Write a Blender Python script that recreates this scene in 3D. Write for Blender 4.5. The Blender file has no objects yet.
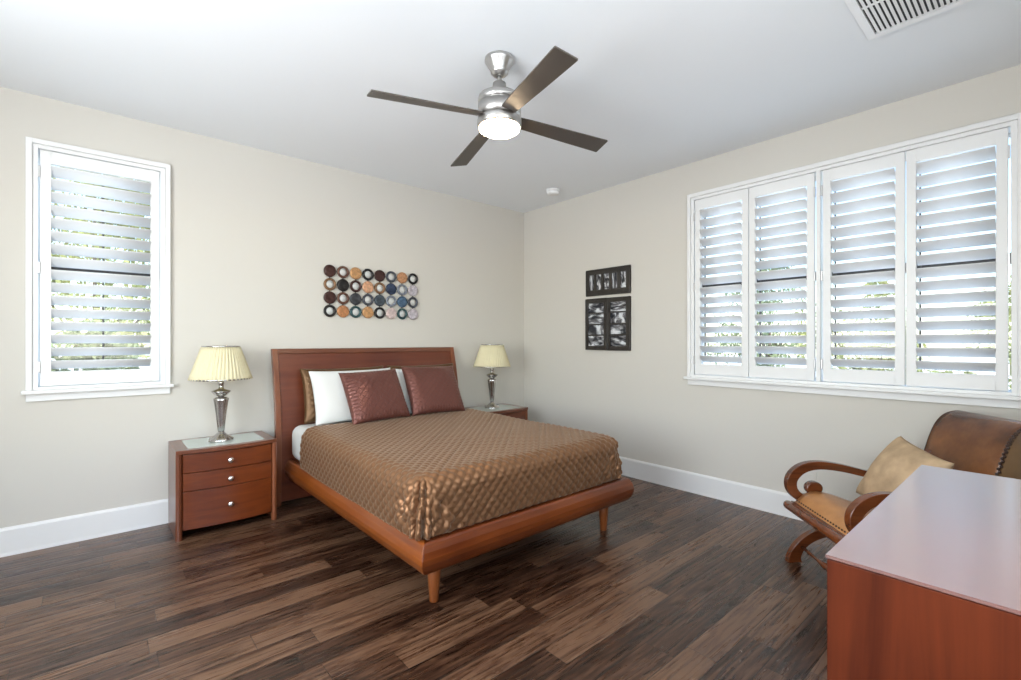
import bpy, bmesh, math, random
from mathutils import Vector, Matrix, Euler, noise
random.seed(7)
C = bpy.context.scene.collection
PI = math.pi

# ------------------------------------------------------------------ camera
HEAD = 48.87                      # heading of the lens, degrees from +X
cam_d = bpy.data.cameras.new('camera')
cam = bpy.data.objects.new('camera', cam_d); C.objects.link(cam)
cam.location = (-3.7345, -4.0388, 1.257)
cam.rotation_euler = (math.radians(90), 0, math.radians(HEAD - 90))
cam_d.sensor_width = 36.0
cam_d.lens = 474.6 / 1021 * 36.0
cam_d.shift_y = 1.0 / 1021
cam_d.clip_start = 0.05
bpy.context.scene.camera = cam

# ------------------------------------------------------------------ world, sun, exposure
W = bpy.data.worlds.new('sky'); bpy.context.scene.world = W; W.use_nodes = True
wn = W.node_tree.nodes; wl = W.node_tree.links
for n in list(wn): wn.remove(n)
wo = wn.new('ShaderNodeOutputWorld'); wb = wn.new('ShaderNodeBackground'); ws = wn.new('ShaderNodeTexSky')
ws.sky_type = 'NISHITA'; ws.sun_disc = False; ws.sun_elevation = math.radians(48); ws.sun_rotation = math.radians(215)
ws.dust_density = 0.8; ws.air_density = 1.0
wb.inputs['Strength'].default_value = 0.62
wl.new(ws.outputs[0], wb.inputs[0]); wl.new(wb.outputs[0], wo.inputs[0])
sd = bpy.data.lights.new('sun', 'SUN'); sd.energy = 6.5; sd.angle = math.radians(1.0); sd.color = (1, .95, .86)
so = bpy.data.objects.new('sun', sd); C.objects.link(so)
so.rotation_euler = Vector((-.42, -.50, 1.0)).to_track_quat('Z', 'Y').to_euler()

def area(name, loc, target, sx, sy, energy, color=(1, 1, 1)):
    l = bpy.data.lights.new(name, 'AREA'); l.shape = 'RECTANGLE'; l.size = sx; l.size_y = sy
    l.energy = energy; l.color = color
    o = bpy.data.objects.new(name, l); C.objects.link(o); o.location = loc
    o.rotation_euler = (Vector(loc) - Vector(target)).to_track_quat('Z', 'Y').to_euler()
    return o
# area fill lights added in two unseen window openings behind the photographer
area('fill_light_left', (-5.02, -2.65, 1.55), (0, -2.2, 2.3), 2.0, 1.7, 94, (.97, .985, 1))
area('fill_light_rear', (-3.3, -4.39, 1.6), (-3.0, -1.6, 2.74), 2.3, 1.8, 24, (1, .99, .975))

vs = bpy.context.scene.view_settings
vs.view_transform = 'Standard'; vs.look = 'None'; vs.gamma = 1.0; vs.use_curve_mapping = False
vs.exposure = 0.0

# ------------------------------------------------------------------ material helpers
def new_mat(name):
    m = bpy.data.materials.new(name); m.use_nodes = True
    nt = m.node_tree; b = nt.nodes['Principled BSDF']
    return m, nt, b
def N(nt, t, **k):
    n = nt.nodes.new(t)
    for a, v in k.items():
        if a.startswith('i_'):
            n.inputs[a[2:].replace('_', ' ')].default_value = v
        else: setattr(n, a, v)
    return n
def math_n(nt, op, a, b=None, c=None):
    n = nt.nodes.new('ShaderNodeMath'); n.operation = op
    for i, v in enumerate((a, b, c)):
        if v is None: continue
        if isinstance(v, (int, float)): n.inputs[i].default_value = v
        else: nt.links.new(v, n.inputs[i])
    return n.outputs[0]
def ramp(nt, fac, stops):
    r = nt.nodes.new('ShaderNodeValToRGB'); e = r.color_ramp.elements
    while len(e) < len(stops): e.new(.5)
    for el, (p, c) in zip(e, stops):
        el.position = p; el.color = (c[0], c[1], c[2], 1)
    nt.links.new(fac, r.inputs[0]); return r.outputs[0]
def plain(name, col, rough=.5, metal=0, spec=.5, bump=0, bscale=60, var=0, vscale=3, coat=0):
    m, nt, b = new_mat(name)
    b.inputs['Base Color'].default_value = (*col, 1); b.inputs['Roughness'].default_value = rough
    b.inputs['Metallic'].default_value = metal; b.inputs['Specular IOR Level'].default_value = spec
    b.inputs['Coat Weight'].default_value = coat
    tc = N(nt, 'ShaderNodeTexCoord')
    if bump:
        nz = N(nt, 'ShaderNodeTexNoise', i_Scale=bscale, i_Detail=4.0); nt.links.new(tc.outputs['Object'], nz.inputs[0])
        bp = N(nt, 'ShaderNodeBump', i_Strength=bump, i_Distance=.002); nt.links.new(nz.outputs[0], bp.inputs['Height'])
        nt.links.new(bp.outputs[0], b.inputs['Normal'])
    if var:
        nz = N(nt, 'ShaderNodeTexNoise', i_Scale=vscale, i_Detail=3.0); nt.links.new(tc.outputs['Object'], nz.inputs[0])
        c = ramp(nt, nz.outputs[0], [(.3, [x * (1 - var) for x in col]), (.7, [min(1, x * (1 + var)) for x in col])])
        nt.links.new(c, b.inputs['Base Color'])
    return m
def wood(name, dark, light, axis='X', rough=.28, scale=1.0, coat=.3):
    m, nt, b = new_mat(name)
    tc = N(nt, 'ShaderNodeTexCoord'); mp = N(nt, 'ShaderNodeMapping'); nt.links.new(tc.outputs['Object'], mp.inputs[0])
    s = {'X': (1.2, 22, 22), 'Y': (22, 1.2, 22), 'Z': (22, 22, 1.2)}[axis]
    mp.inputs['Scale'].default_value = [q * scale for q in s]
    n1 = N(nt, 'ShaderNodeTexNoise', i_Scale=1.0, i_Detail=6.0, i_Roughness=.65, i_Distortion=.5); nt.links.new(mp.outputs[0], n1.inputs[0])
    n2 = N(nt, 'ShaderNodeTexNoise', i_Scale=2.6, i_Detail=2.0); nt.links.new(tc.outputs['Object'], n2.inputs[0])
    f = math_n(nt, 'ADD', math_n(nt, 'MULTIPLY', n1.outputs[0], .62), math_n(nt, 'MULTIPLY', n2.outputs[0], .38))
    mid = [(a + c) / 2 for a, c in zip(dark, light)]
    nt.links.new(ramp(nt, f, [(.33, dark), (.5, mid), (.68, light)]), b.inputs['Base Color'])
    b.inputs['Roughness'].default_value = rough; b.inputs['Coat Weight'].default_value = coat
    b.inputs['Coat Roughness'].default_value = .15
    bp = N(nt, 'ShaderNodeBump', i_Strength=.06, i_Distance=.001); nt.links.new(n1.outputs[0], bp.inputs['Height']); nt.links.new(bp.outputs[0], b.inputs['Normal'])
    return m

CH_D, CH_L = (.070, .012, .003), (.19, .042, .009)
M = {}
for ax in 'XYZ': M['cherry' + ax] = wood('cherry_' + ax, CH_D, CH_L, ax, coat=.12)
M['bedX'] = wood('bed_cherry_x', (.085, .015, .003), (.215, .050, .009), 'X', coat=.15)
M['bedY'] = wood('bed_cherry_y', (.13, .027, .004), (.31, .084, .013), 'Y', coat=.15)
M['legwood'] = wood('leg_wood', (.16, .042, .010), (.32, .095, .024), 'Z')
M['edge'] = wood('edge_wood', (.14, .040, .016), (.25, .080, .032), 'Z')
M['edgeX'] = wood('edge_wood_x', (.10, .030, .013), (.18, .060, .026), 'X')
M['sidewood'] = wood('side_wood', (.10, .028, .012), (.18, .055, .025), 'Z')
M['headX'] = wood('headboard_cherry', (.085, .018, .008), (.17, .042, .016), 'X', rough=.34, coat=.1)
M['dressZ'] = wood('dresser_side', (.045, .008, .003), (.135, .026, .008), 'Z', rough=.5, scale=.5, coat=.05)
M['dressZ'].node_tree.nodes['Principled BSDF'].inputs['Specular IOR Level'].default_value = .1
M['drestop'] = wood('dresser_top', (.19, .080, .070), (.26, .11, .095), 'X', rough=.2, coat=1.0)  # paler than the cherry, window reflection partly put into the base colour
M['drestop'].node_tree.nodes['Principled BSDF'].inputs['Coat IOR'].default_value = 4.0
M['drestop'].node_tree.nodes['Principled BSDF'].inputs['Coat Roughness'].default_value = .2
M['chairwood'] = wood('chair_wood', (.050, .012, .004), (.21, .055, .014), 'X', rough=.22)
M['white'] = plain('white_paint', (.80, .80, .79), .38, bump=.02)
M['louver'] = plain('louver_paint', (.82, .83, .84), .35)
M['wallm'] = plain('wall_paint', (.627, .598, .541), .75, bump=.12, bscale=220, spec=.25)
M['ceilm'] = plain('ceiling_paint', (.86, .885, .91), .85, bump=.12, bscale=180, spec=.2)
M['chrome'] = plain('brushed_nickel', (.50, .485, .47), .3, 1.0)
M['pewter'] = plain('lamp_pewter', (.55, .53, .51), .2, 1.0)
M['knob'] = plain('knob_metal', (.85, .82, .80), .2, 1.0)
M['dark'] = plain('gap_shade', (.012, .012, .012), .6)
M['bronze'] = plain('window_dark', (.05, .045, .042), .4)  # dark tone for the tilt rods and for the shade on the meeting rail
M['blade'] = plain('fan_blade', (.075, .062, .052), .38, var=.15)
M['sheet'] = plain('white_cotton', (.70, .70, .67), .8, bump=.15, bscale=30, spec=.2)
M['vent'] = plain('vent_metal', (.88, .88, .88), .35)
M['hinge'] = plain('hinge_metal', (.6, .6, .6), .35, .6)
M['frameb'] = plain('black_frame', (.028, .024, .02), .35, var=.3, vscale=30)
M['frostglass'] = plain('frosted_glass', (.55, .62, .58), .16, spec=.6)
M['plastic'] = plain('white_plastic', (.85, .85, .84), .35)
M['bark'] = plain('bark', (.12, .09, .065), .9, var=.3)
M['ground'] = plain('pale_paving', (.78, .78, .76), .8, var=.08, vscale=1.5)
M['sling_dark'] = plain('leather_edge', (.035, .014, .008), .5)

def floor_mat():
    m, nt, b = new_mat('hardwood_floor'); L = nt.links
    tc = N(nt, 'ShaderNodeTexCoord'); sp = N(nt, 'ShaderNodeSeparateXYZ'); L.new(tc.outputs['Object'], sp.inputs[0])
    X, Y = sp.outputs[0], sp.outputs[1]
    w = .127
    yy = math_n(nt, 'DIVIDE', Y, w); row = math_n(nt, 'FLOOR', yy); fy = math_n(nt, 'FRACT', yy)
    wn1 = N(nt, 'ShaderNodeTexWhiteNoise', noise_dimensions='1D'); L.new(row, wn1.inputs['W'])
    wn2 = N(nt, 'ShaderNodeTexWhiteNoise', noise_dimensions='1D'); L.new(math_n(nt, 'ADD', row, 57.3), wn2.inputs['W'])
    ln = math_n(nt, 'MULTIPLY_ADD', wn2.outputs[0], .55, .62)
    xx = math_n(nt, 'DIVIDE', math_n(nt, 'MULTIPLY_ADD', wn1.outputs[0], 3.0, X), ln)
    pid = math_n(nt, 'FLOOR', xx); fx = math_n(nt, 'FRACT', xx)
    cv = N(nt, 'ShaderNodeCombineXYZ'); L.new(row, cv.inputs[0]); L.new(pid, cv.inputs[1])
    wc = N(nt, 'ShaderNodeTexWhiteNoise', noise_dimensions='2D'); L.new(cv.outputs[0], wc.inputs['Vector'])
    # grain
    off = N(nt, 'ShaderNodeVectorMath', operation='MULTIPLY_ADD'); off.inputs[1].default_value = (7, 13, 0)
    L.new(wc.outputs['Color'], off.inputs[0]); L.new(tc.outputs['Object'], off.inputs[2])
    mp = N(nt, 'ShaderNodeMapping'); mp.inputs['Scale'].default_value = (1.6, 24, 1); L.new(off.outputs[0], mp.inputs[0])
    g = N(nt, 'ShaderNodeTexNoise', i_Scale=1.3, i_Detail=8.0, i_Roughness=.72, i_Distortion=1.4); L.new(mp.outputs[0], g.inputs[0])
    mp2 = N(nt, 'ShaderNodeMapping'); mp2.inputs['Scale'].default_value = (1.3, 7, 1); L.new(off.outputs[0], mp2.inputs[0])
    g2 = N(nt, 'ShaderNodeTexNoise', i_Scale=1.6, i_Detail=4.0, i_Distortion=2.5); L.new(mp2.outputs[0], g2.inputs[0])
    wv = N(nt, 'ShaderNodeTexWave', i_Scale=2.2, i_Distortion=9.0, i_Detail=3.0); wv.bands_direction = 'Y'
    wv.inputs['Detail Scale'].default_value = 1.2
    mp3 = N(nt, 'ShaderNodeMapping'); mp3.inputs['Scale'].default_value = (.5, 5, 1); L.new(off.outputs[0], mp3.inputs[0]); L.new(mp3.outputs[0], wv.inputs[0])
    f = math_n(nt, 'ADD', math_n(nt, 'MULTIPLY', g.outputs[0], .50),
               math_n(nt, 'ADD', math_n(nt, 'MULTIPLY', g2.outputs[0], .42), math_n(nt, 'ADD', math_n(nt, 'MULTIPLY_ADD', wc.outputs[0], .22, .045), math_n(nt, 'MULTIPLY', wv.outputs['Fac'], .10))))
    col = ramp(nt, f, [(.43, (.0035, .0016, .001)), (.53, (.023, .0092, .0048)), (.64, (.060, .0255, .0132)), (.78, (.150, .079, .044))])
    # joints
    e1 = math_n(nt, 'LESS_THAN', fy, .026); e2 = math_n(nt, 'LESS_THAN', math_n(nt, 'MULTIPLY', fx, ln), .0026)
    e = math_n(nt, 'MAXIMUM', e1, e2)
    mx = N(nt, 'ShaderNodeMix', data_type='RGBA'); L.new(e, mx.inputs[0]); L.new(col, mx.inputs[6]); mx.inputs[7].default_value = (.006, .004, .003, 1)
    L.new(mx.outputs[2], b.inputs['Base Color'])
    ry = math_n(nt, 'MULTIPLY_ADD', g.outputs[0], .25, .16); L.new(ry, b.inputs['Roughness'])
    b.inputs['Specular IOR Level'].default_value = .5
    # hand-scraped relief
    edge = math_n(nt, 'MINIMUM', math_n(nt, 'MULTIPLY', math_n(nt, 'MINIMUM', fy, math_n(nt, 'SUBTRACT', 1.0, fy)), 12.0), 1.0)
    hgt = math_n(nt, 'ADD', math_n(nt, 'MULTIPLY', edge, .8), math_n(nt, 'ADD', math_n(nt, 'MULTIPLY', g.outputs[0], .7), math_n(nt, 'MULTIPLY', g2.outputs[0], .9)))
    bp = N(nt, 'ShaderNodeBump', i_Strength=.55, i_Distance=.0025); L.new(hgt, bp.inputs['Height']); L.new(bp.outputs[0], b.inputs['Normal'])
    return m
M['floor'] = floor_mat()

def satin(name, base, rough, metal, scale=0, tint=None):
    m, nt, b = new_mat(name)
    b.inputs['Base Color'].default_value = (*base, 1); b.inputs['Roughness'].default_value = rough
    b.inputs['Metallic'].default_value = metal
    b.inputs['Sheen Weight'].default_value = .15; b.inputs['Sheen Roughness'].default_value = .4
    b.inputs['Sheen Tint'].default_value = (*(tint or (1, .8, .6)), 1)
    tc = N(nt, 'ShaderNodeTexCoord')
    nz = N(nt, 'ShaderNodeTexNoise', i_Scale=25.0, i_Detail=4.0); nt.links.new(tc.outputs['Object'], nz.inputs[0])
    h = nz.outputs[0]
    if scale:
        sp = N(nt, 'ShaderNodeSeparateXYZ'); nt.links.new(tc.outputs['Object'], sp.inputs[0])
        a = math_n(nt, 'ADD', sp.outputs[0], sp.outputs[2]); c = math_n(nt, 'SUBTRACT', sp.outputs[0], math_n(nt, 'MULTIPLY', sp.outputs[2], 1.0))
        def ln(v):
            s = math_n(nt, 'ABSOLUTE', math_n(nt, 'SINE', math_n(nt, 'MULTIPLY', v, scale)))
            return math_n(nt, 'MINIMUM', math_n(nt, 'MULTIPLY', s, 6.0), 1.0)
        q = math_n(nt, 'MULTIPLY', ln(a), ln(c))
        h = math_n(nt, 'ADD', math_n(nt, 'MULTIPLY', h, .3), q)
        col = ramp(nt, q, [(.0, [x * .2 for x in base]), (.7, base)])
        nt.links.new(col, b.inputs['Base Color'])
    bp = N(nt, 'ShaderNodeBump', i_Strength=.5, i_Distance=.003); nt.links.new(h, bp.inputs['Height']); bp.inputs['Distance'].default_value = .006 if scale else .003; nt.links.new(bp.outputs[0], b.inputs['Normal'])
    return m
M['spread'] = satin('bronze_satin', (.225, .108, .048), .40, .62, tint=(1, .82, .62))
M['spread'].node_tree.nodes['Principled BSDF'].inputs['Sheen Weight'].default_value = .45
M['sham'] = satin('sham_satin', (.12, .060, .022), .42, .5, tint=(1, .75, .5))
M['redsatin'] = satin('plum_satin', (.17, .062, .047), .36, .45, scale=62, tint=(1, .6, .5))
def leather(name, d, l, rough=.33):
    m, nt, b = new_mat(name)
    tc = N(nt, 'ShaderNodeTexCoord'); nz = N(nt, 'ShaderNodeTexNoise', i_Scale=4.5, i_Detail=6.0, i_Roughness=.6); nt.links.new(tc.outputs['Object'], nz.inputs[0])
    nt.links.new(ramp(nt, nz.outputs[0], [(.32, d), (.68, l)]), b.inputs['Base Color'])
    n2 = N(nt, 'ShaderNodeTexVoronoi', i_Scale=220.0); nt.links.new(tc.outputs['Object'], n2.inputs[0])
    bp = N(nt, 'ShaderNodeBump', i_Strength=.15, i_Distance=.001); nt.links.new(n2.outputs[0], bp.inputs['Height']); nt.links.new(bp.outputs[0], b.inputs['Normal'])
    b.inputs['Roughness'].default_value = rough
    return m
M['leather'] = leather('brown_leather', (.060, .022, .009), (.23, .090, .032), rough=.27)
M['leather_tan'] = leather('tan_leather', (.33, .14, .045), (.56, .27, .10))
M['leather_olive'] = leather('olive_leather', (.10, .055, .022), (.17, .095, .04))
M['suede'] = plain('tan_suede', (.47, .335, .205), .9, bump=.8, bscale=60, var=.2, vscale=12, spec=.15)

def glass_mat():
    m = bpy.data.materials.new('window_glass'); m.use_nodes = True; nt = m.node_tree
    for n in list(nt.nodes): nt.nodes.remove(n)
    o = N(nt, 'ShaderNodeOutputMaterial'); t = N(nt, 'ShaderNodeBsdfTransparent'); t.inputs[0].default_value = (.96, .98, .97, 1)
    g = N(nt, 'ShaderNodeBsdfGlossy'); g.inputs['Roughness'].default_value = .02
    mx = N(nt, 'ShaderNodeMixShader'); mx.inputs[0].default_value = .05
    nt.links.new(t.outputs[0], mx.inputs[1]); nt.links.new(g.outputs[0], mx.inputs[2]); nt.links.new(mx.outputs[0], o.inputs[0])
    return m
M['glass'] = glass_mat()
def translucent(name, col, fac=.4, rough=.8, var=0):
    m = bpy.data.materials.new(name); m.use_nodes = True; nt = m.node_tree
    for n in list(nt.nodes): nt.nodes.remove(n)
    o = N(nt, 'ShaderNodeOutputMaterial'); t = N(nt, 'ShaderNodeBsdfTranslucent'); d = N(nt, 'ShaderNodeBsdfDiffuse')
    mx = N(nt, 'ShaderNodeMixShader'); mx.inputs[0].default_value = fac
    for s in (t, d): s.inputs[0].default_value = (*col, 1)
    if var:
        tc = N(nt, 'ShaderNodeTexCoord'); nz = N(nt, 'ShaderNodeTexNoise', i_Scale=3.5, i_Detail=5.0); nt.links.new(tc.outputs['Object'], nz.inputs[0])
        c = ramp(nt, nz.outputs[0], [(.35, [x * (1 - var) for x in col]), (.65, [min(1, x * (1 + var)) for x in col])])
        for s in (t, d): nt.links.new(c, s.inputs[0])
    nt.links.new(d.outputs[0], mx.inputs[1]); nt.links.new(t.outputs[0], mx.inputs[2]); nt.links.new(mx.outputs[0], o.inputs[0])
    return m
M['shade'] = translucent('cream_pleats', (.88, .81, .57), .28)
M['leaf_yellow'] = translucent('leaf_yellow', (.40, .40, .17), .45, var=.45)
M['leaf_green'] = translucent('leaf_green', (.30, .34, .20), .4, var=.4)
M['leaf_grey'] = translucent('leaf_grey', (.42, .45, .38), .4, var=.4)
def emis(name, col, st):
    m = bpy.data.materials.new(name); m.use_nodes = True; nt = m.node_tree
    for n in list(nt.nodes): nt.nodes.remove(n)
    o = N(nt, 'ShaderNodeOutputMaterial'); e = N(nt, 'ShaderNodeEmission'); e.inputs[0].default_value = (*col, 1); e.inputs[1].default_value = st
    nt.links.new(e.outputs[0], o.inputs[0]); return m
M['bulb'] = emis('fan_light', (1, .76, .50), 46)
def photo_mat(name, seed, kind):
    m, nt, b = new_mat(name)
    tc = N(nt, 'ShaderNodeTexCoord'); mp = N(nt, 'ShaderNodeMapping'); nt.links.new(tc.outputs['Generated'], mp.inputs[0])
    mp.inputs['Location'].default_value = (seed * 3.1, seed * 1.7, seed * .9)
    mp.inputs['Scale'].default_value = {0: (1.5, 1.5, 3), 1: (3, 3, 1), 2: (2, 2, 2)}[kind]
    nz = N(nt, 'ShaderNodeTexNoise', i_Scale=1.0, i_Detail=6.0, i_Distortion=.5); nt.links.new(mp.outputs[0], nz.inputs[0])
    nt.links.new(ramp(nt, nz.outputs[0], [(.40, (.02, .022, .027)), (.52, (.16, .16, .17)), (.62, (.66, .68, .70))]), b.inputs['Base Color'])
    b.inputs['Roughness'].default_value = .12
    return m

# ------------------------------------------------------------------ mesh helpers
class MB:
    def __init__(s): s.v = []; s.f = []; s.sm = []; s.mi = []
    def add(s, vs_, fs, smooth=False, mi=0):
        b = len(s.v); s.v += [tuple(v) for v in vs_]
        for f in fs: s.f.append([b + i for i in f]); s.sm.append(smooth); s.mi.append(mi)
    def box(s, x0, x1, y0, y1, z0, z1, rot=None, piv=None, mi=0):
        x0, x1 = sorted((x0, x1)); y0, y1 = sorted((y0, y1)); z0, z1 = sorted((z0, z1))
        vs_ = [Vector((x, y, z)) for x in (x0, x1) for y in (y0, y1) for z in (z0, z1)]
        if rot is not None:
            p = Vector(piv) if piv else Vector(((x0 + x1) / 2, (y0 + y1) / 2, (z0 + z1) / 2))
            vs_ = [p + rot @ (v - p) for v in vs_]
        s.add(vs_, [(0, 1, 3, 2), (4, 6, 7, 5), (0, 4, 5, 1), (2, 3, 7, 6), (0, 2, 6, 4), (1, 5, 7, 3)], mi=mi)
    def loft(s, rings, cap=True, smooth=True, closed=True, mi=0):
        n = len(rings[0]); vs_ = [p for r in rings for p in r]; fs = []
        for i in range(len(rings) - 1):
            for j in range(n if closed else n - 1):
                k = (j + 1) % n
                fs.append((i * n + j, i * n + k, (i + 1) * n + k, (i + 1) * n + j))
        s.add(vs_, fs, smooth, mi)
        if cap:
            s.add(rings[0], [tuple(range(n))[::-1]], False, mi); s.add(rings[-1], [tuple(range(n))], False, mi)
    def lathe(s, c, prof, seg=32, smooth=True, cap=True, fn=None):
        rings = []
        for r, z in prof:
            ring = []
            for k in range(seg):
                a = 2 * PI * k / seg; rr = r * (fn(a, z) if fn else 1)
                ring.append((c[0] + rr * math.cos(a), c[1] + rr * math.sin(a), c[2] + z))
            rings.append(ring)
        s.loft(rings, cap, smooth)
    def prism(s, pts, fn, smooth=False):            # pts 2D closed outline, fn(p, t) -> 3D for t = 0, 1
        s.loft([[fn(p, 0) for p in pts], [fn(p, 1) for p in pts]], True, smooth)
    def build(s, name, mats, parent=None, bevel=0, seg=2, world=False, subsurf=0, solid=0):
        me = bpy.data.meshes.new(name); me.from_pydata(s.v, [], s.f)
        for p, q, k in zip(me.polygons, s.sm, s.mi): p.use_smooth = q; p.material_index = k
        for m_ in (mats if isinstance(mats, (list, tuple)) else [mats]): me.materials.append(m_)
        bm = bmesh.new(); bm.from_mesh(me); bmesh.ops.remove_doubles(bm, verts=bm.verts, dist=1e-5)
        bmesh.ops.recalc_face_normals(bm, faces=bm.faces); bm.to_mesh(me); bm.free()
        o = bpy.data.objects.new(name, me); C.objects.link(o)
        if parent:
            o.parent = parent
            if world:
                mw = Matrix(); p = parent
                while p: mw = p.matrix_basis @ mw; p = p.parent
                me.transform(mw.inverted())
        if solid: md = o.modifiers.new('s', 'SOLIDIFY'); md.thickness = solid; md.offset = 0
        if bevel:
            md = o.modifiers.new('b', 'BEVEL'); md.width = bevel; md.segments = seg; md.limit_method = 'ANGLE'; md.angle_limit = .6
        if subsurf: md = o.modifiers.new('u', 'SUBSURF'); md.levels = subsurf; md.render_levels = subsurf
        return o
def thing(name, label, cat, loc=(0, 0, 0), rz=0, group=None, kind=None):
    o = bpy.data.objects.new(name, None); C.objects.link(o); o.location = loc; o.rotation_euler = (0, 0, rz)
    o.empty_display_size = .1
    if label: o['label'] = label
    if cat: o['category'] = cat
    if group: o['group'] = group
    if kind: o['kind'] = kind
    return o
def tag(o, label, cat, group=None):
    o['label'] = label; o['category'] = cat
    if group: o['group'] = group
    return o
def struct(o): o['kind'] = 'structure'; return o
def dup(root, loc, label, rz=None):
    kids = {}
    for ob in bpy.data.objects:
        if ob.parent: kids.setdefault(ob.parent.name, []).append(ob)
    r = root.copy(); C.objects.link(r); r.location = loc; r['label'] = label
    if rz is not None: r.rotation_euler = (0, 0, rz)
    for ch in kids.get(root.name, []):
        c = ch.copy(); C.objects.link(c); c.parent = r
        for g in kids.get(ch.name, []):
            d = g.copy(); C.objects.link(d); d.parent = c
    return r
def crom(pts, n=8):
    out = []; P = [pts[0]] + list(pts) + [pts[-1]]
    for i in range(1, len(P) - 2):
        for k in range(n):
            t = k / n; a, b, c, d = P[i - 1], P[i], P[i + 1], P[i + 2]
            out.append(tuple(.5 * ((2 * b[j]) + (-a[j] + c[j]) * t + (2 * a[j] - 5 * b[j] + 4 * c[j] - d[j]) * t * t + (-a[j] + 3 * b[j] - 3 * c[j] + d[j]) * t ** 3) for j in range(len(b))))
    out.append(tuple(pts[-1])); return out

# ------------------------------------------------------------------ room shell
RX0, RY0, H, T = -5.0, -4.35, 2.74, .16
def wall_with_holes(name, axis, pos, a0, a1, holes, out):
    """wall slab; axis 'y': plane y=pos running in x, axis 'x': plane x=pos running in y; out=+1/-1 side of thickness"""
    mb = MB(); hs = sorted(holes)
    def bx(p0, p1, z0, z1):
        if axis == 'y': mb.box(p0, p1, pos, pos + out * T, z0, z1)
        else: mb.box(pos, pos + out * T, p0, p1, z0, z1)
    cur = a0
    for (h0, h1, z0, z1) in hs:
        bx(cur, h0, 0, H); bx(h0, h1, 0, z0); bx(h0, h1, z1, H); cur = h1
    bx(cur, a1, 0, H)
    return struct(mb.build(name, M['wallm']))
WL = (-4.0, -3.39, .97, 2.43)          # left (back wall) window opening
WR = (-3.905, -2.07, .97, 2.43)        # right wall window opening
wall_with_holes('wall_back', 'y', 0, RX0 - T, 0, [WL], 1)
wall_with_holes('wall_right', 'x', 0, RY0 - T, T, [WR], 1)
wall_with_holes('wall_left', 'x', RX0, RY0 - T, T, [(-3.75, -1.55, .65, 2.4)], -1)
wall_with_holes('wall_front', 'y', RY0, RX0, 0, [(-4.5, -2.1, .65, 2.5)], -1)
mb = MB(); mb.box(RX0 - T, T, RY0 - T, T, -.12, 0); struct(mb.build('floor', M['floor']))
mb = MB(); mb.box(RX0 - T - 1.1, T + .3, RY0 - T - 1.1, T + .3, H, H + .25); struct(mb.build('ceiling', M['ceilm']))  # wide overhang on the unseen sides added to keep the sun out
mb = MB(); mb.box(-45, 45, -45, 60, -.5, -.14); g = struct(mb.build('ground', M['ground']))

def baseboard(name, axis, pos, a0, a1, s):
    prof = [(0, 0), (.018, 0), (.018, .010), (.016, .016), (.016, .150), (.012, .158), (.006, .164), (0, .166)]
    mb = MB()
    if axis == 'y': mb.prism(prof, lambda p, t: (a0 + (a1 - a0) * t, pos + s * p[0], p[1]))
    else: mb.prism(prof, lambda p, t: (pos + s * p[0], a0 + (a1 - a0) * t, p[1]))
    struct(mb.build(name, M['white']))
baseboard('baseboard_back', 'y', 0, RX0, 0, -1)
baseboard('baseboard_right', 'x', 0, RY0, -.024, -1)
baseboard('baseboard_left', 'x', RX0, RY0, -.024, 1)
baseboard('baseboard_front', 'y', RY0, RX0, 0, 1)

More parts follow.
